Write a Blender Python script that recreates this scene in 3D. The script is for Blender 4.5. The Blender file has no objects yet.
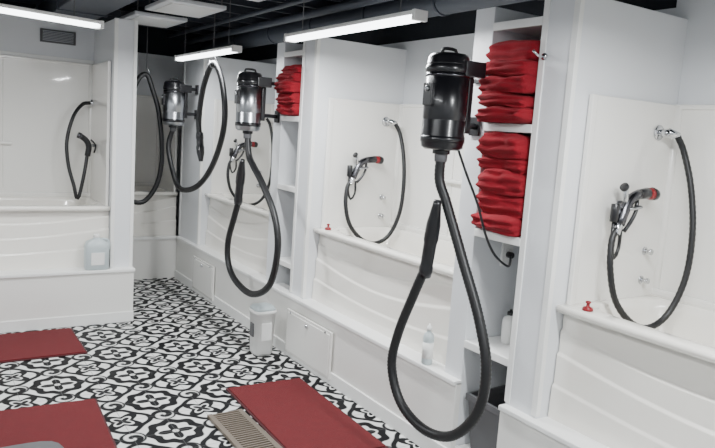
import bpy, bmesh, math, random
from mathutils import Vector, Matrix, noise
random.seed(4)

# ---------------------------------------------------------------- materials
def new_mat(name):
    m=bpy.data.materials.new(name); m.use_nodes=True
    return m, m.node_tree, m.node_tree.nodes['Principled BSDF']
def mat(name,col,rough=.5,metal=0,bump=0,bscale=60,var=0,coat=0,alpha=1,trans=0,emit=0):
    m,nt,b=new_mat(name)
    b.inputs['Base Color'].default_value=(*col,1)
    b.inputs['Roughness'].default_value=rough
    b.inputs['Metallic'].default_value=metal
    b.inputs['Coat Weight'].default_value=coat
    b.inputs['Transmission Weight'].default_value=trans
    if emit:
        b.inputs['Emission Color'].default_value=(*col,1); b.inputs['Emission Strength'].default_value=emit
    tc=nt.nodes.new('ShaderNodeTexCoord')
    if var or bump:
        n=nt.nodes.new('ShaderNodeTexNoise'); n.inputs['Scale'].default_value=bscale; n.inputs['Detail'].default_value=4
        nt.links.new(tc.outputs['Object'],n.inputs['Vector'])
    if var:
        n2=nt.nodes.new('ShaderNodeTexNoise'); n2.inputs['Scale'].default_value=max(1.2,bscale*.05); n2.inputs['Detail'].default_value=5
        nt.links.new(tc.outputs['Object'],n2.inputs['Vector'])
        r=nt.nodes.new('ShaderNodeMix'); r.data_type='RGBA'
        nt.links.new(n2.outputs['Fac'],r.inputs[0])
        r.inputs[6].default_value=(*[c*(1-var) for c in col],1); r.inputs[7].default_value=(*[min(1,c*(1+var)) for c in col],1)
        nt.links.new(r.outputs[2],b.inputs['Base Color'])
    if bump:
        bp=nt.nodes.new('ShaderNodeBump'); bp.inputs['Strength'].default_value=bump; bp.inputs['Distance'].default_value=.01
        nt.links.new(n.outputs['Fac'],bp.inputs['Height']); nt.links.new(bp.outputs['Normal'],b.inputs['Normal'])
    return m
M={}
M['wall']=mat('painted_wall',(.76,.775,.795),.38,bump=.06,bscale=90,var=.03)
M['panel']=mat('glossy_wall_panel',(.84,.825,.785),.2,bump=.02,bscale=30,var=.02,coat=.5)
M['tub']=mat('tub_acrylic',(.88,.85,.785),.16,coat=.7,var=.02,bscale=20)
M['plinth']=mat('plinth_panel',(.82,.81,.775),.3,var=.02,bscale=30)
M['trim']=mat('white_trim',(.86,.86,.84),.3,var=.01,bscale=30)
M['black']=mat('black_plastic',(.006,.006,.008),.3,coat=.25,var=.1,bscale=40)
M['hose']=mat('black_rubber_hose',(.007,.007,.008),.4,bump=.1,bscale=200,var=.1)
M['gray']=mat('gray_plastic',(.10,.10,.105),.5,var=.1)
M['chrome']=mat('chrome',(.6,.61,.63),.18,metal=1,var=.03)
M['steel']=mat('brushed_steel',(.40,.41,.43),.28,metal=1,var=.1)
M['gun']=mat('gunmetal',(.10,.10,.11),.25,metal=1,var=.1)
M['red']=mat('red_towel',(.27,.002,.012),.95,bump=1,bscale=180,var=.35)
M['matred']=mat('red_rubber_mat',(.125,.004,.007),.85,bump=.6,bscale=400,var=.15)
M['matedge']=mat('mat_edge',(.06,.004,.007),.7,var=.1)
M['redp']=mat('red_plastic',(.22,.005,.010),.3,var=.05)
M['ceil']=mat('ceiling_black_paint',(.010,.013,.019),.8,bump=.3,bscale=30,var=.3)
M['joist']=mat('joist_paint',(.03,.036,.048),.65,bump=.3,bscale=40,var=.3)
M['duct']=mat('duct_metal',(.07,.08,.10),.5,metal=.4,var=.2)
M['jug']=mat('translucent_jug',(.62,.70,.72),.3,trans=.25,var=.03)
M['white']=mat('white_plastic',(.82,.82,.8),.35,var=.02)
M['dark']=mat('dark_slot',(.03,.03,.03),.8,var=.1)
M['grate']=mat('grate_metal',(.20,.165,.13),.45,metal=.5,var=.2)
M['lamp']=mat('lamp_diffuser',(.93,.97,1),.4,emit=8)

class E:
    nt=None
    def __init__(s,k): s.k=k
    @staticmethod
    def op(o,*a,clamp=False):
        n=E.nt.nodes.new('ShaderNodeMath'); n.operation=o; n.use_clamp=clamp
        for i,x in enumerate(a):
            if isinstance(x,E): E.nt.links.new(x.k,n.inputs[i])
            else: n.inputs[i].default_value=x
        return E(n.outputs[0])
    def __add__(s,o): return E.op('ADD',s,o)
    def __sub__(s,o): return E.op('SUBTRACT',s,o)
    def __mul__(s,o): return E.op('MULTIPLY',s,o)
def floor_mat():
    m,nt,b=new_mat('patterned_cement_tile'); E.nt=nt
    tc=nt.nodes.new('ShaderNodeTexCoord'); sp=nt.nodes.new('ShaderNodeSeparateXYZ')
    nt.links.new(tc.outputs['Object'],sp.inputs[0])
    P=.45
    u=E(sp.outputs[0])*(1/P); v=E(sp.outputs[1])*(1/P)
    fr=lambda e:E.op('FRACT',e)-.5
    def polar(a,c): return E.op('SQRT',a*a+c*c),E.op('ARCTAN2',c,a)
    cosn=lambda th,n,ph=0:E.op('COSINE',th*n+ph)
    sm=lambda d:E.op('MULTIPLY_ADD',d,60.,.5,clamp=True)   # d>0 inside
    def disc(r,R): return sm((r*-1.)+R)
    def ring(r,R,w):
        d=E.op('ABSOLUTE',r-R)
        return sm((d*-1.)+w)
    a,c=fr(u),fr(v); a2,c2=fr(u+.5),fr(v+.5)
    r,th=polar(a,c); r2,th2=polar(a2,c2)
    r3,t3=polar(a2,c); r4,t4=polar(a,c2)
    MX=lambda *x: x[0] if len(x)==1 else E.op('MAXIMUM',x[0],MX(*x[1:]))
    SB=lambda x,y:E.op('SUBTRACT',x,y,clamp=True)
    # black quatrefoil with white core, thick scalloped ring, black medallions in the corners, scrolls on the edges
    fl=SB(disc(r,cosn(th,4)*.07+.14),disc(r,.038))
    rg=ring(r,cosn(th,8)*.022+.280,.056)
    cf=SB(disc(r2,cosn(th2,4,math.pi)*.065+.20),ring(r2,cosn(th2,4,math.pi)*.04+.10,.018))
    cr=ring(r2,cosn(th2,4)*.035+.30,.036)
    # scrolls : spiral arms inside black discs on the tile edges
    def spiral(rr_,tt,sgn):
        d=cosn(tt+rr_*(44.*sgn),1)*.02-.007
        return E.op('MULTIPLY',sm(d*1.),disc(rr_,.125))
    e3=SB(disc(r3,.155),spiral(r3,t3,1)); e4=SB(disc(r4,.155),spiral(r4,t4,-1))
    k=MX(fl,rg,cf,cr,e3,e4)
    mx=nt.nodes.new('ShaderNodeMix'); mx.data_type='RGBA'
    nt.links.new(k.k,mx.inputs[0])
    mx.inputs[6].default_value=(.70,.70,.68,1); mx.inputs[7].default_value=(.003,.003,.004,1)
    g=E.op('MAXIMUM',E.op('ABSOLUTE',fr(u*2.)),E.op('ABSOLUTE',fr(v*2.)))
    gk=sm(g-.496)
    m2=nt.nodes.new('ShaderNodeMix'); m2.data_type='RGBA'
    nt.links.new(gk.k,m2.inputs[0]); nt.links.new(mx.outputs[2],m2.inputs[6]); m2.inputs[7].default_value=(.12,.12,.12,1)
    nt.links.new(m2.outputs[2],b.inputs['Base Color'])
    b.inputs['Roughness'].default_value=.55; b.inputs['Specular IOR Level'].default_value=.15
    return m
M['floor']=floor_mat()

# ---------------------------------------------------------------- mesh builder
class B:
    def __init__(s,name):
        s.name=name; s.bm=bmesh.new(); s.mats=[]
    def mi(s,m):
        if m not in s.mats: s.mats.append(m)
        return s.mats.index(m)
    def merge(s,b2,m,smooth):
        bmesh.ops.recalc_face_normals(b2,faces=b2.faces[:])
        k=s.mi(m)
        mp=[s.bm.verts.new(v.co) for v in b2.verts]
        b2.verts.index_update()
        for f in b2.faces:
            try:
                nf=s.bm.faces.new([mp[v.index] for v in f.verts]); nf.material_index=k; nf.smooth=smooth
            except ValueError: pass
        b2.free()
    def box(s,a,b,m,bev=.004,seg=2,rot=None,smooth=False):
        b2=bmesh.new(); bmesh.ops.create_cube(b2,size=1)
        a=Vector(a);b=Vector(b);c=(a+b)/2;d=b-a
        for v in b2.verts: v.co=Vector((v.co.x*d.x,v.co.y*d.y,v.co.z*d.z))
        if bev: bmesh.ops.bevel(b2,geom=b2.edges[:],offset=min(bev,min(abs(d.x),abs(d.y),abs(d.z))*.45),segments=seg,affect='EDGES',profile=.6)
        for v in b2.verts: v.co=(rot@v.co if rot else v.co)+c
        s.merge(b2,m,smooth)
    def rings(s,rings,m,close=(True,True),smooth=True):
        b2=bmesh.new(); R=[[b2.verts.new(p) for p in r] for r in rings]; n=len(R[0])
        for i in range(len(R)-1):
            for j in range(n):
                b2.faces.new([R[i][j],R[i][(j+1)%n],R[i+1][(j+1)%n],R[i+1][j]])
        if close[0]: b2.faces.new(R[0][::-1])
        if close[1]: b2.faces.new(R[-1])
        s.merge(b2,m,smooth)
    def lathe(s,p0,axis,prof,m,n=24,smooth=True):
        """prof: list of (dist along axis, radius)"""
        p0=Vector(p0);ax=Vector(axis).normalized()
        t=Vector((0,0,1)) if abs(ax.z)<.9 else Vector((1,0,0))
        e1=ax.cross(t).normalized();e2=ax.cross(e1)
        rr=[[p0+ax*d+(e1*math.cos(2*math.pi*j/n)+e2*math.sin(2*math.pi*j/n))*max(r,.0004) for j in range(n)] for d,r in prof]
        s.rings(rr,m,smooth=smooth)
    def cyl(s,p0,p1,r,m,n=20,r2=None,bev=.003):
        p0=Vector(p0);p1=Vector(p1);L=(p1-p0).length;r2=r if r2 is None else r2
        bev=min(bev,r*.4,L*.3)
        s.lathe(p0,p1-p0,[(0,r-bev),(0,r-bev),(bev,r),(L-bev,r2),(L,r2-bev)],m,n)
    def tube(s,pts,rad,m,n=12,rib=0,step=.02,radf=None):
        P=[Vector(p) for p in pts]
        Q=[P[0]+(P[0]-P[1])]+P+[P[-1]+(P[-1]-P[-2])]
        C=[]
        for i in range(1,len(Q)-2):
            a,b,c,d=Q[i-1:i+3]
            k=max(2,int((c-b).length/step))
            for q in range(k):
                t=q/k
                C.append(.5*((2*b)+(c-a)*t+(2*a-5*b+4*c-d)*t*t+(3*b-a-3*c+d)*t**3))
        C.append(P[-1])
        T=[(C[min(i+1,len(C)-1)]-C[max(i-1,0)]).normalized() for i in range(len(C))]
        nrm=T[0].orthogonal().normalized(); R=[]
        for i,(c,t) in enumerate(zip(C,T)):
            nrm=(nrm-t*nrm.dot(t)).normalized(); bn=t.cross(nrm)
            rr=rad*(1+(rib if i%2 else -rib))
            R.append([c+(nrm*math.cos(2*math.pi*j/n)+bn*math.sin(2*math.pi*j/n))*rr for j in range(n)])
        s.rings(R,m)
    def done(s,auto=True):
        me=bpy.data.meshes.new(s.name); s.bm.to_mesh(me); s.bm.free()
        for k in s.mats: me.materials.append(M[k])
        o=bpy.data.objects.new(s.name,me); bpy.context.scene.collection.objects.link(o)
        return o

# ---------------------------------------------------------------- room shell
XB=3.02           # back wall of right row
def simple(name,boxes):
    b=B(name)
    for a,c,m,*r in boxes: b.box(a,c,m,bev=(r[0] if r else 0.003))
    return b.done()
simple('floor',[((-2.2,-1.6,-.1),(3.2,7.9,0),'floor',0)])
simple('ceiling',[((-2.2,-1.6,2.78),(3.2,7.9,2.88),'ceil',0)])
simple('wall_right',[((XB,-1.6,0),(XB+.12,7.9,2.34),'wall',0),((XB,-1.6,2.34),(XB+.12,2.0,2.6),'wall',0),((XB+.03,-1.6,2.34),(XB+.12,7.9,2.78),'ceil',0)])
simple('wall_back',[((-2.2,7.72,0),(3.14,7.84,2.36),'wall',0),((-2.2,7.76,2.36),(3.14,7.84,2.78),'ceil',0)])
simple('wall_left',[((-2.3,-1.6,0),(-2.2,7.84,2.4),'wall',0),((-2.3,-1.6,2.4),(-2.24,7.84,2.78),'ceil',0)])
simple('wall_front',[((-2.3,-1.7,0),(3.14,-1.6,2.4),'wall',0),((-2.3,-1.7,2.4),(3.14,-1.64,2.78),'ceil',0)])
# partitions of right row : (y0,y1)
XF=2.27; ZT=2.28
def partition(name,y0,y1,x0=XF,zt=ZT,z0=0):
    b=B(name); b.box((x0,y0,z0),(XB,y1,zt),'wall',bev=.004)
    return b
def corner_trim(b,x,y0,y1,z0,z1):
    w=.028
    b.box((x-.006,y0-.003,z0),(x+.02,y0+w,z1),'trim',bev=.002)
    b.box((x-.006,y1-w,z0),(x+.02,y1+.003,z1),'trim',bev=.002)
for i,(y0,y1) in enumerate([(1.93,2.12),(4.13,4.33),(6.33,6.92)]):
    b=partition('wall_partition_%d'%(i+1),y0,y1); corner_trim(b,XF,y0,y1,.46,ZT); b.done()
for i,(y0,y1) in enumerate([(.12,.34),(2.43,2.56),(4.63,4.76)]):
    b=partition('wall_post_%d'%(i+1),y0,y1); b.done()
simple('wall_row_end',[((XF,-1.6,0),(XB,.12,ZT),'wall')])
# left alcove walls
simple('wall_alcove_left',[((-.6,6.33,0),(1.43,6.45,2.42),'wall'),((1.27,5.55,0),(1.43,6.33,2.40),'wall'),((-.6,5.55,0),(-.42,6.33,2.40),'wall'),((-2.2,5.55,0),(-.6,5.67,2.40),'wall'),
   ((1.262,5.543,.44),(1.29,5.57,2.40),'trim'),((1.41,5.543,.44),(1.438,5.57,2.40),'trim')])
simple('trim_alcove_left',[((-.42,6.312,2.085),(1.27,6.33,2.115),'trim')])

# plinths (raised platforms)
def plinth(name,y0,y1):
    b=B(name); b.box((2.24,y0,0),(XF+.1,y1,.44),'plinth',bev=.004)
    b.box((2.225,y0,.425),(XF+.1,y1,.45),'trim',bev=.006)
    b.box((2.228,y0,0),(2.242,y1,.085),'trim',bev=.004)
    return b.done()
plinth('trim_plinth_1',.0,2.12); plinth('trim_plinth_2',2.43,4.632); plinth('trim_plinth_3',4.634,6.9)
simple('trim_plinth_left',[((-.6,5.47,0),(1.432,5.62,.43),'plinth'),((-.6,5.455,.415),(1.44,5.62,.44),'trim',.006),((-.6,5.46,0),(1.434,5.472,.085),'trim')])
simple('trim_plinth_back',[((1.0,6.92,0),(2.26,7.05,.43),'plinth'),((1.0,6.905,.415),(2.26,7.05,.44),'trim',.006)])
simple('wall_corridor',[((.9,6.92,0),(1.05,7.72,2.3),'wall')])

# access hatches
def hatch(name,y0,y1,z0,z1):
    b=B(name); b.box((2.215,y0,z0),(2.23,y1,z1),'panel',bev=.004)
    b.box((2.211,y0+.02,z0+.02),(2.217,y1-.02,z1-.02),'plinth',bev=.003)
    for y in (y0+.07,y1-.07): b.cyl((2.213,y,z1-.015),(2.203,y,z1-.015),.008,'chrome',n=12)
    b.cyl((2.212,(y0+y1)/2,z1-.045),(2.196,(y0+y1)/2,z1-.045),.014,'chrome',n=12)
    b.done()
hatch('access_panel',3.62,4.26,.035,.355); hatch('access_panel',5.75,6.3,.035,.355); hatch('access_panel',1.2,1.8,.035,.355)

# ---------------------------------------------------------------- tubs
def tub(name,T,L,D,ztop=.97,zs=1.88,z0=.44,near=True):
    b=B(name)
    # apron with swooping relief lines
    na,nz=90,90; g=bmesh.new(); V=[]
    lines=[(.85,.075,1.15),(.745,.085,1.0),(.60,.06,.85)]
    for i in range(na+1):
        a=L*i/na; row=[]
        for j in range(nz+1):
            z=z0+(ztop-.03-z0)*j/nz; off=.054
            for zl,am,fq in lines:
                s=1-a/L
                zz=zl-am*math.sin(math.pi*min(1,s*fq))+.03*s
                t=max(0,min(1,(zz-z)/.010+.5)); t=t*t*(3-2*t); off-=.010*t
            off+=.006*math.sin(math.pi*(z-z0)/(ztop-z0))
            row.append(g.verts.new(T(a,off,z)))
        V.append(row)
    for i in range(na):
        for j in range(nz): g.faces.new([V[i][j],V[i+1][j],V[i+1][j+1],V[i][j+1]])
    b.merge(g,'tub',True)
    def ring(a0,a1,b0,b1,z,n=None,N=96):
        ca,cb=(a0+a1)/2,(b0+b1)/2; ha,hb=(a1-a0)/2,(b1-b0)/2; out=[]
        for k in range(N):
            th=2*math.pi*k/N; c,s=math.cos(th),math.sin(th)
            q=max(abs(c),abs(s)) if n is None else (abs(c)**n+abs(s)**n)**(1/n)
            out.append(T(ca+ha*c/q,cb+hb*s/q,z))
        return out
    R=[ring(.002,L-.002,.03,D,ztop-.04),ring(0,L,.008,D,ztop-.034),ring(0,L,.0,D,ztop-.02),ring(0.0,L,.002,D,ztop-.006),ring(.004,L-.004,.012,D-.002,ztop),
       ring(.06,L-.06,.085,D-.06,ztop,7),ring(.068,L-.068,.095,D-.067,ztop-.006,6),ring(.08,L-.08,.105,D-.075,ztop-.04,6),
       ring(.12,L-.12,.13,D-.1,ztop-.22,5),ring(.16,L-.16,.16,D-.13,ztop-.36,4),ring(.22,L-.22,.2,D-.18,ztop-.4,3.5),ring(.5,L-.5,.3,D-.3,ztop-.41,3)]
    b.rings(R,'tub',close=(False,True))
    c=T(L-.3,D*.52,ztop-.409); b.cyl(c,Vector(c)+Vector((0,0,.006)),.03,'chrome')
    # surround liner panels
    def bx(a0,b0,z_0,a1,b1,z_1,m='panel',bev=.006):
        p=T(a0,b0,z_0);q=T(a1,b1,z_1)
        b.box([min(x,y) for x,y in zip(p,q)],[max(x,y) for x,y in zip(p,q)],m,bev=bev)
    t=.018
    bx(0,D-.02,ztop-.01,L,D+.003,zs); bx(L-t,.06,ztop-.01,L-.001,D,zs); bx(.001,.06,ztop-.01,t,D,zs)
    for a0 in (L-t-.006,t-.006): bx(a0,.06,ztop-.01,a0+.012,.095,zs,bev=.005)
    for ac in (L-t,t):
        p=T(ac,D-.02,ztop); q=T(ac,D-.02,zs-.004); b.cyl(p,q,.022,'panel',n=16)
    bx(0,D-.034,zs-.02,L,D-.015,zs+.004,bev=.007)
    bx(0,D-.05,ztop-.004,L,D-.015,ztop+.035,bev=.012)
    bx(L*.32,D-.06,1.36,L*.62,D-.015,1.385,bev=.01)
    bx(L*.36,D-.028,1.0,L*.365,D-.015,zs-.02,bev=.004); bx(L*.58,D-.028,1.0,L*.585,D-.015,zs-.02,bev=.004)
    return b.done()
def TR(y0):  return lambda a,bb,z:(2.315+bb,y0+a,z)
DR=XB-2.315-.004
tub('dog_wash_tub',TR(.345),1.58,DR)
tub('dog_wash_tub',TR(2.565),1.56,DR)
tub('dog_wash_tub',TR(4.765),1.56,DR)
tub('dog_wash_tub',lambda a,bb,z:(-.415+a,5.59+bb,z),1.68,.735,ztop=.93,zs=2.08,z0=.43)
tub('dog_wash_tub',lambda a,bb,z:(1.055+a,6.99+bb,z),1.21,.725,ztop=.9,zs=1.9,z0=.43)

# ---------------------------------------------------------------- shelves between posts
def shelf(name,y0,y1,zz):
    b=B(name)
    for z in zz:
        b.box((XF+.005,y0+.002,z-.022),(XB-.005,y1-.002,z),'trim',bev=.003)
        b.box((XF-.008,y0+.001,z-.034),(XF+.014,y1-.001,z+.004),'trim',bev=.004)
    return b.done()
shelf('shelf_unit',2.122,2.428,(.10,.66,1.225,1.735,2.2)); shelf('shelf_unit',4.332,4.628,(.66,1.225,1.735,2.2))
def towels(name,y0,y1,z0,z1,n,x0b=2.19):
    """loosely folded terry towels: every towel is a rumpled soft roll, squashed by the ones above"""
    b=B(name); h=(z1-z0)/n; z=z0
    for k in range(n):
        hh=h*random.uniform(.8,1.2) if k<n-1 else z1-z
        x0=x0b+random.uniform(-.015,.035); x1=2.62
        yc=(y0+y1)/2+random.uniform(-.008,.008); hy=(y1-y0)/2; sz=hh*1.22; zc=z+hh*.5
        tilt=random.uniform(-.10,.10)
        R=[]; NX=34; NN=72
        for i in range(NX+1):
            s=i/NX
            if s<.4: ang=s/.4*math.pi/2; x=x0+.06*(1-math.cos(ang)); kz=max(.03,math.sin(ang)**.7); ky=.86+.14*math.sin(ang)
            else: x=x0+.06+(s-.4)/.6*(x1-x0-.06); kz=1; ky=1
            ring=[]
            for j in range(NN):
                t=2*math.pi*j/NN;c,sn=math.cos(t),math.sin(t);q=(abs(c)**4.5+abs(sn)**4.5)**(1/4.5)
                p=Vector((x,yc+hy*ky*c/q,zc+sz/2*kz*sn/q+tilt*hy*c/q*.5))
                n1=noise.noise(Vector((p.x*6,p.y*8,p.z*9+k*2.3)))
                n2=noise.noise(Vector((p.x*20,p.y*16,p.z*26+k)))
                # crease lines (layers inside one fold)
                cr=math.cos((p.z-zc)*2*math.pi/(hh*.42)+3*n1+p.y*5)
                p.x-=.026*n1+.012*n2-.008*cr*(1 if s<.45 else .3); p.z+=.014*n1+.006*n2; p.y=min(max(p.y+.006*n2,y0),y1)
                p.z=max(p.z,z0-.004)
                ring.append(p)
            R.append(ring)
        b.rings(R,'red')
        z+=hh
    return b.done()
towels('folded_towel_stack',2.128,2.424,1.745,2.11,5)
towels('folded_towel_stack',2.135,2.418,1.235,1.68,5,x0b=2.215)
towels('folded_towel_stack',4.338,4.622,1.745,2.1,5)

def bottle(name,x,y,z,r,h,m,cap,lab=None):
    b=B(name)
    b.lathe((x,y,z),(0,0,1),[(0,r*.9),(.004,r),(h*.66,r),(h*.74,r*.85),(h*.8,r*.4),(h*.84,r*.36)],m,n=24)
    b.lathe((x,y,z+h*.84),(0,0,1),[(0,r*.5),(.01,r*.5),(h*.1,r*.42),(h*.11,r*.2),(h*.16,r*.18)],cap,n=18)
    if lab: b.lathe((x,y,z+h*.15),(0,0,1),[(0,r*1.01),(0,r*1.015),(h*.4,r*1.015),(h*.4,r*1.0)],lab,n=24)
    return b.done()
bottle('shampoo_bottle',2.262,2.70,.451,.03,.22,'jug','white',lab='white')
bottle('soap_bottle',2.42,2.2,.661,.04,.2,'white','white'); bottle('soap_bottle',2.46,2.32,.661,.038,.17,'white','black'); 
bottle('soap_bottle',2.36,4.42,.661,.04,.22,'white','white')
b=B('storage_bin'); b.rings([[(2.30+.36*x,2.15+.25*y,z) for x,y in ((e,e),(1-e,e),(1-e,1-e),(e,1-e))] for e,z in ((.08,.101),(.0,.36),(-.03,.36),(-.03,.39),(.02,.39),(.04,.36),(.1,.13))],'gray',smooth=False); b.done()

# jug on left ledge
b=B('shampoo_jug')
def rr(cx,cy,hx,hy,z,n=4,N=32):
    o=[]
    for k in range(N):
        t=2*math.pi*k/N;c,s=math.cos(t),math.sin(t);q=(abs(c)**n+abs(s)**n)**(1/n);o.append((cx+hx*c/q,cy+hy*s/q,z))
    return o
jx,jy=1.15,5.52
b.rings([rr(jx,jy,.085,.05,.442),rr(jx,jy,.092,.055,.455),rr(jx,jy,.092,.055,.62),rr(jx,jy,.08,.048,.66),rr(jx,jy,.03,.03,.685,2),rr(jx,jy,.02,.02,.70,2)],'jug')
b.cyl((jx,jy,.695),(jx,jy,.72),.026,'white'); b.tube([(jx+.03,jy,.68),(jx+.08,jy,.675),(jx+.095,jy,.63),(jx+.085,jy,.58)],.01,'jug',n=8)
b.box((jx-.05,jy-.059,.48),(jx+.05,jy-.053,.58),'white',bev=.002); b.done()

# ---------------------------------------------------------------- sprayers
def sprayer(name,F):
    b=B(name)
    b.cyl(F(2.86,.018,1.745),F(2.86,.03,1.745),.035,'chrome'); b.cyl(F(2.86,.03,1.745),F(2.86,.075,1.745),.016,'chrome')
    b.cyl(F(2.855,.07,1.75),F(2.90,.10,1.735),.019,'chrome',r2=.016)
    hp=[(2.89,.095,1.74),(2.925,.12,1.66),(2.935,.17,1.5),(2.925,.21,1.3),(2.90,.22,1.1),(2.84,.2,.94),(2.74,.18,.875),(2.63,.16,.90),(2.54,.13,1.0),(2.505,.11,1.14),(2.52,.09,1.26),(2.55,.085,1.31)]
    b.tube([F(*p) for p in hp],.0145,'hose',n=10,step=.012,rib=.05)
    # gun
    b.cyl(F(2.545,.085,1.29),F(2.575,.082,1.345),.02,'chrome',r2=.018)
    b.tube([F(2.57,.082,1.33),F(2.60,.08,1.40),F(2.635,.08,1.445),F(2.69,.08,1.465)],.023,'gun',n=12)
    b.cyl(F(2.68,.08,1.463),F(2.75,.08,1.47),.022,'black',r2=.026); b.cyl(F(2.75,.08,1.47),F(2.78,.08,1.465),.026,'redp',r2=.028)
    b.cyl(F(2.775,.08,1.468),F(2.81,.08,1.463),.030,'black',r2=.026)
    b.tube([F(2.67,.085,1.44),F(2.665,.09,1.39),F(2.635,.09,1.34),F(2.60,.088,1.30)],.009,'black',n=8)
    b.cyl(F(2.60,.08,1.43),F(2.585,.08,1.49),.012,'chrome'); b.cyl(F(2.585,.08,1.49),F(2.57,.08,1.50),.02,'black')
    b.cyl(F(2.545,.07,1.42),F(2.545,.07,1.34),.019,'black',n=14); b.cyl(F(2.53,.07,1.37),F(2.60,.07,1.40),.011,'steel',n=12)
    b.tube([F(2.545,.07,1.34),F(2.535,.08,1.25),F(2.56,.08,1.18),F(2.60,.07,1.22),F(2.60,.07,1.31)],.008,'hose',n=8)
    b.cyl(F(2.64,.018,1.40),F(2.64,.026,1.40),.03,'steel'); b.cyl(F(2.64,.024,1.40),F(2.64,.085,1.41),.011,'steel')
    b.tube([F(2.61,.06,1.40),F(2.61,.1,1.40),F(2.67,.11,1.41),F(2.68,.07,1.41)],.007,'steel',n=8)
    for z in (1.19,1.05):
        b.cyl(F(2.87,.018,z),F(2.87,.024,z),.02,'chrome'); b.cyl(F(2.87,.022,z),F(2.87,.05,z),.010,'chrome'); b.cyl(F(2.87,.046,z),F(2.87,.06,z),.015,'chrome')
    return b.done()
for yw in (1.925,4.125,6.325): sprayer('pet_sprayer',lambda x,o,z,yw=yw:(x,yw-o,z))
b=B('pet_sprayer')
b.cyl((1.25,6.2,1.75),(1.22,6.2,1.75),.03,'chrome')
b.tube([(1.22,6.2,1.75),(1.15,6.17,1.73),(1.07,6.12,1.62),(1.02,6.1,1.42),(1.03,6.08,1.22),(1.07,6.05,1.05),(1.09,6.04,.95),(1.11,6.03,.97),(1.15,6.05,1.15),(1.18,6.08,1.32)],.015,'hose',n=10,step=.012,rib=.05)
b.tube([(1.18,6.08,1.30),(1.19,6.08,1.38),(1.17,6.08,1.43),(1.12,6.08,1.47)],.024,'black',n=12); b.cyl((1.13,6.08,1.465),(1.10,6.08,1.475),.026,'gun')
b.cyl((1.25,6.1,1.39),(1.19,6.1,1.39),.014,'steel'); b.tube([(1.2,6.06,1.44),(1.24,6.06,1.40),(1.23,6.06,1.33)],.007,'black',n=8); b.done()
# red drain plugs sitting on rims
for y in (1.80,4.0):
    b=B('drain_plug'); b.lathe((2.365,y,.971),(0,0,1),[(0,.022),(.004,.024),(.014,.02),(.018,.008),(.03,.007),(.034,.012),(.04,.011),(.042,.004)],'redp',n=20); b.done()

# ---------------------------------------------------------------- dryers
def dryer(name,x,y,zb,h,r,hose,nozzle,arm,body='black'):
    """arm = wall point"""
    b=B(name)
    b.lathe((x,y,zb),(0,0,1),[(0,r*.55),(.0,r*.8),(.012,r*.97),(.03,r),(.035,r*1.03),(.06,r*1.03),(.065,r),(h*.3,r),(h*.3+.003,r*.985),(h*.3+.008,r*.985),(h*.3+.011,r),
        (h-.085,r)],body,n=40)
    b.lathe((x,y,zb+h-.087),(0,0,1),[(0,r*.9),(0,r),(.007,r*1.04),(.027,r*1.04),(.032,r),(.067,r*.96),(.083,r*.85),(.087,r*.6),(.091,r*.2)],'black',n=40)
    b.lathe((x,y,zb+.034),(0,0,1),[(0,r*1.0),(0,r*1.036),(.027,r*1.036),(.027,r)],'black',n=40)
    b.lathe((x,y,zb+h-.105),(0,0,1),[(0,r*1.0),(0,r*1.012),(.012,r*1.012),(.012,r)],'gun',n=40)
    for k in range(5): b.lathe((x,y,zb+h-.05+k*.009),(0,0,1),[(0,r*.9),(0,r*1.01-k*.003),(.004,r*1.01-k*.003),(.004,r*.9)],'black',n=32)
    b.tube([(x-.04,y,zb+h-.01),(x-.035,y,zb+h+.018),(x+.035,y,zb+h+.018),(x+.04,y,zb+h-.01)],.008,'black',n=8)
    b.box((x-r-.012,y-.03,zb+h*.45),(x-r+.01,y+.03,zb+h*.68),'black',bev=.004); b.cyl((x-r-.01,y,zb+h*.62),(x-r-.022,y,zb+h*.62),.012,'steel',n=14)
    b.cyl((x,y,zb+.005),(x,y,zb-.02),r*.42,'black'); b.cyl((x,y,zb-.015),(x,y,zb-.055),.031,'gray',r2=.029)
    ax,ay=arm
    for z in (zb+h-.06,zb+.12):
        b.tube([(x+r*.9,y,z),((x+ax)/2+r*.4,(y+ay)/2,z),(ax-.004,ay,z)],.016,'black',n=10)
        b.box((ax-.014,ay-.035,z-.045),(ax-.001,ay+.035,z+.045),'black',bev=.003)
    b.box((x+r-.01,y-.05,zb+.08),(x+r+.02,y+.05,zb+h-.07),'black',bev=.006)
    b.box((x+.02,y-.10,zb+h-.10),(x+r+.04,y-.06,zb+h-.03),'black',bev=.006)
    b.tube([(x,y,zb-.03)]+hose,.0235,'hose',n=12,step=.009,rib=.045)
    p=[Vector(q) for q in nozzle]; d=p[1]-p[0]; L=d.length
    b.lathe(p[0],d,[(0,.022),(.0,.03),(.03,.033),(.05,.033),(.055,.03),(L*.45,.031),(L*.5,.035),(L*.7,.033),(L*.95,.02),(L,.018),(L,.012)],'black',n=20)
    return b.done()
X2=2.0
h2=[(X2,y,z) for y,z in [(2.405,1.46),(2.36,1.36),(2.23,1.12),(2.10,.89),(2.02,.68),(2.04,.48),(2.17,.32),(2.35,.275),(2.53,.34),(2.62,.50),(2.59,.68),(2.50,.90),(2.45,1.03)]]
h2=[(x-.0+.03*math.sin(i*.5),y,z) for i,(x,y,z) in enumerate(h2)]
dryer('pet_dryer',X2,2.41,1.60,.43,.098,h2,[(2.0,2.455,1.0),(1.965,2.365,1.37)],(XF,2.49))
h3=[(X2,y,z) for y,z in [(4.58,1.44),(4.5,1.37),(4.32,1.25),(4.1,1.05),(4.03,.83),(4.13,.57),(4.41,.44),(4.72,.47),(4.88,.58),(4.9,.75),(4.8,.95),(4.72,1.1)]]
dryer('pet_dryer',X2,4.62,1.61,.42,.09,h3,[(2.0,4.74,1.06),(1.96,4.6,1.4)],(XF,4.69),body='steel')
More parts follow.
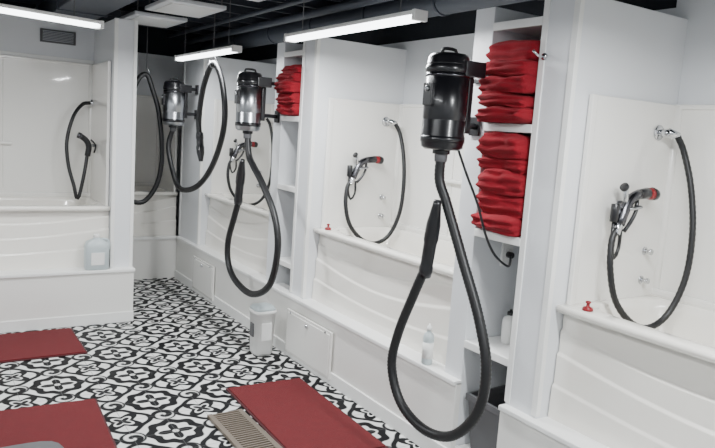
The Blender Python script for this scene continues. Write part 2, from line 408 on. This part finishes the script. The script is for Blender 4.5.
h4=[(2.0,y,z) for y,z in [(6.5,1.4),(6.35,1.18),(6.11,1.03),(5.65,1.1),(5.28,1.33),(5.08,1.66),(5.17,1.98),(5.38,2.13),(5.58,1.95),(5.67,1.68),(5.63,1.5)]]
dryer('pet_dryer',2.04,6.5,1.6,.42,.1,h4,[(2.0,5.64,1.56),(2.0,5.58,1.32)],(XF,6.5),body='steel')
h5=[(1.62,6.62,1.6),(1.64,6.6,1.75),(1.72,6.6,2.0),(1.80,6.6,2.06),(1.86,6.6,1.93),(1.93,6.6,1.7),(1.97,6.6,1.3),(1.93,6.6,1.03),(1.82,6.6,.86),(1.7,6.6,.85),(1.6,6.6,.95)]
b=B('pet_dryer'); x,y=1.55,6.72
b.lathe((x,y,1.5),(0,0,1),[(0,.06),(.02,.09),(.05,.095),(.38,.095),(.42,.08),(.44,.03)],'black',n=32); b.cyl((x,y,1.5),(x,y,1.45),.03,'gray')
b.box((x-.05,6.8,1.56),(x+.05,7.0,1.84),'black',bev=.01); b.tube([(x,y,1.46),(1.58,6.66,1.38),(1.62,6.62,1.5)]+h5[1:],.0235,'hose',n=12,step=.01,rib=.04)
b.box((x-.06,6.98,1.4),(x+.06,7.7,1.46),'steel',bev=.004); b.done()
# hose hangers (hooks on cords)
for hx,hy,hz in ((2.0,5.38,2.16),(1.80,6.6,2.09)):
    b=B('hose_hanger'); b.cyl((hx,hy,2.76),(hx,hy,hz+.03),.004,'gray',n=8); b.tube([(hx,hy,hz+.03),(hx+.03,hy,hz),(hx+.02,hy,hz-.06),(hx-.02,hy,hz-.06),(hx-.03,hy,hz-.01)],.005,'steel',n=8); b.done()
# power cord and outlet
b=B('power_cord')
b.tube([(2.06,2.36,1.60),(2.10,2.34,1.5),(2.16,2.31,1.36),(2.20,2.28,1.22),(2.24,2.25,1.13),(2.34,2.26,1.07),(2.45,2.35,1.07),(2.5,2.40,1.09)],.006,'black',n=8)
b.cyl((2.5,2.385,1.09),(2.5,2.42,1.09),.016,'black'); b.done()
b=B('power_outlet'); b.box((2.462,2.42,1.03),(2.538,2.431,1.15),'white',bev=.004); b.box((2.48,2.417,1.06),(2.52,2.422,1.12),'trim',bev=.002); b.done()
# chrome wall hook on column
b=B('wall_hook'); b.cyl((XF-.004,2.09,2.03),(XF-.014,2.09,2.03),.016,'chrome'); b.tube([(XF-.01,2.09,2.03),(XF-.05,2.09,2.03),(XF-.07,2.10,2.05)],.006,'chrome',n=8); b.done()

# ---------------------------------------------------------------- ventilation grille
b=B('air_vent'); b.box((.84,6.316,2.225),(1.12,6.332,2.335),'gray',bev=.004)
for k in range(7): b.box((.86,6.308,2.24+k*.0125),(1.10,6.318,2.246+k*.0125),'steel',bev=.001)
b.done()

# ---------------------------------------------------------------- floor things
def fmat(name,x0,x1,y0,y1,ang=0):
    b=B(name); c=Vector(((x0+x1)/2,(y0+y1)/2,0)); R=Matrix.Rotation(math.radians(ang),3,'Z')
    hx,hy=(x1-x0)/2,(y1-y0)/2
    def bb(ax,ay,az,bx_,by_,bz,m,bev):
        cc=R@Vector(((ax+bx_)/2,(ay+by_)/2,0)); d=Vector((abs(bx_-ax)/2,abs(by_-ay)/2,0))
        g0=c+cc-d; g1=c+cc+d; g0.z=az; g1.z=bz; b.box(g0,g1,m,bev=bev,rot=R)
    bb(-hx,-hy,.001,hx,hy,.009,'matedge',.004); bb(-hx+.012,-hy+.012,.006,hx-.012,hy-.012,.016,'matred',.004)
    return b.done()
fmat('rubber_mat',1.56,2.08,2.72,3.80,-2); fmat('rubber_mat',-.25,.81,2.95,3.98,-3); fmat('rubber_mat',-.1,.95,4.78,5.40,0)
b=B('floor_grate')
b.box((1.33,2.7,.001),(1.36,3.46,.02),'grate',bev=.003); b.box((1.51,2.7,.001),(1.54,3.46,.02),'grate',bev=.003)
b.box((1.34,2.71,.001),(1.53,3.45,.006),'dark',bev=.001)
for k in range(31): b.box((1.35,2.71+k*.0245,.006),(1.52,2.721+k*.0245,.018),'grate',bev=.002)
b.done()
b=B('step_stool'); cx,cy=.30,3.04
b.rings([rr(cx,cy,.2,.14,.13,4),rr(cx,cy,.215,.155,.135,4),rr(cx,cy,.22,.16,.15,4),rr(cx,cy,.21,.15,.162,4)],'gray')
for sx in (-1,1):
    for sy in (-1,1): b.cyl((cx+sx*.17,cy+sy*.12,.017),(cx+sx*.15,cy+sy*.1,.135),.02,'gray',n=14)
b.done()
# white bin
b=B('waste_bin'); cx,cy=2.07,4.36
b.rings([rr(cx,cy,.06,.06,.001,5),rr(cx,cy,.07,.07,.02,5),rr(cx,cy,.08,.08,.31,5),rr(cx,cy,.086,.086,.312,5),rr(cx,cy,.086,.086,.335,5),rr(cx,cy,.078,.078,.338,5),rr(cx,cy,.07,.07,.27,5)],'white')
b.rings([rr(cx,cy,.08,.08,.336,5),rr(cx,cy,.082,.082,.345,5),rr(cx,cy,.068,.068,.365,4),rr(cx,cy,.03,.03,.37,4)],'jug')
b.box((cx-.083,cy-.03,.14),(cx-.075,cy+.03,.24),'gray',bev=.002); b.box((cx-.04,cy-.084,.12),(cx+.04,cy-.076,.25),'trim',bev=.003)
b.done()

# ---------------------------------------------------------------- ceiling structure
k=0
y=-1.3
while y<7.7:
    b=B('trim_joist_%d'%k); b.box((-2.2,y,2.6),(3.04,y+.045,2.78),'joist',bev=.003); b.done(); y+=.41; k+=1
b=B('ceiling_duct'); b.box((.9,-1.2,2.44),(1.25,7.6,2.6),'duct',bev=.01)
for q in range(8): b.box((.885,-.8+q*1.1,2.43),(1.265,-.77+q*1.1,2.61),'duct',bev=.003)
b.done()
b=B('ceiling_duct'); b.tube([(2.75,2.2,2.5),(2.75,5,2.5),(2.75,7.6,2.5)],.085,'duct',n=20,step=.5)
for q in range(6): b.cyl((2.75,2.6+q*.8,2.5),(2.75,2.63+q*.8,2.5),.092,'duct',n=20)
b.done()
b=B('ceiling_pipe'); b.tube([(2.5,-1.4,2.52),(2.5,7.6,2.52)],.03,'duct',n=12,step=1); b.tube([(2.3,-1.4,2.56),(2.3,7.6,2.56)],.02,'duct',n=10,step=1); b.done()
def cpanel(name,x0,x1,y0,y1,z=2.5):
    b=B(name); b.box((x0,y0,z),(x1,y1,z+.03),'wall',bev=.006); b.box((x0+.05,y0+.05,z-.008),(x1-.05,y1-.05,z+.003),'trim',bev=.004)
    for i in range(2):
        for j in range(2): b.cyl((x0+.03+i*(x1-x0-.06),y0+.03+j*(y1-y0-.06),z+.02),(x0+.03+i*(x1-x0-.06),y0+.03+j*(y1-y0-.06),2.77),.006,'gray',n=8)
    b.done()
cpanel('ceiling_panel',1.5,1.95,5.0,5.6); cpanel('ceiling_panel',1.5,1.95,5.9,6.5); cpanel('ceiling_panel',1.75,2.1,4.35,4.75,2.55)

# ---------------------------------------------------------------- lights
def strip(name,p0,p1,z=2.2,power=30,w=.075):
    b=B(name); p0=Vector((*p0,z)); p1=Vector((*p1,z)); d=(p1-p0); L=d.length; ang=math.atan2(d.y,d.x); R=Matrix.Rotation(ang,3,'Z'); c=(p0+p1)/2
    def bb(hx,hy,z0,z1,m,bev,ox=0):
        o=c+R@Vector((ox,0,0)); b.box((o.x-hx,o.y-hy,z0),(o.x+hx,o.y+hy,z1),m,bev=bev,rot=R)
    bb(L/2,w/2,z+.012,z+.034,'trim',.006); bb(L/2-.02,w/2-.002,z-.012,z+.014,'lamp',.01)
    for s in (-1,1): bb(.012,w/2+.002,z-.014,z+.036,'trim',.004,ox=s*L/2)
    for s in (-.38,.38):
        q=c+R@Vector((s*L,0,0)); b.cyl((q.x,q.y,z+.03),(q.x,q.y,2.77),.003,'gray',n=8)
    o=b.done()
    l=bpy.data.lights.new(name+'_light','AREA'); l.shape='RECTANGLE'; l.size=L-.06; l.size_y=w*.8; l.energy=power; l.color=(.96,.985,1)
    lo=bpy.data.objects.new(name+'_light',l); bpy.context.scene.collection.objects.link(lo); lo.location=(c.x,c.y,z-.02); lo.rotation_euler=(0,0,ang); lo.parent=o
strip('strip_light',(1.96,2.6),(1.96,3.93),power=46)
strip('strip_light',(1.99,4.87),(1.98,6.2),power=19)
strip('strip_light',(-.35,4.25),(.95,4.58),power=42)
strip('strip_light',(1.9,.1),(1.9,1.5),power=52)  # added strip out of view, lights the near end of the row
strip('strip_light',(.1,1.2),(.1,2.6),z=2.45,power=42)  # added overhead fill strip, above the frame
strip('strip_light',(-1.2,-.6),(.2,-.6),z=2.45,power=42)  # added fill strip behind the camera, since the closed room blocks the world light

w=bpy.data.worlds.new('world'); bpy.context.scene.world=w; w.use_nodes=True
w.node_tree.nodes['Background'].inputs[0].default_value=(.8,.9,1,1); w.node_tree.nodes['Background'].inputs[1].default_value=.3

# ---------------------------------------------------------------- camera
yaw,pit,rol=[math.radians(a) for a in (33.08,7.67,3.92)]
fw=Vector((math.sin(yaw)*math.cos(pit),math.cos(yaw)*math.cos(pit),-math.sin(pit)))
rt=Vector((math.cos(yaw),-math.sin(yaw),0)); up=rt.cross(fw)
r=math.cos(rol)*rt+math.sin(rol)*up; u=-math.sin(rol)*rt+math.cos(rol)*up
cd=bpy.data.cameras.new('camera'); cd.sensor_width=36; cd.lens=674.7*36/715; cd.clip_start=.05
co=bpy.data.objects.new('camera',cd); bpy.context.scene.collection.objects.link(co)
co.matrix_world=Matrix(((r.x,u.x,-fw.x,0),(r.y,u.y,-fw.y,0),(r.z,u.z,-fw.z,1.65),(0,0,0,1)))
bpy.context.scene.camera=co
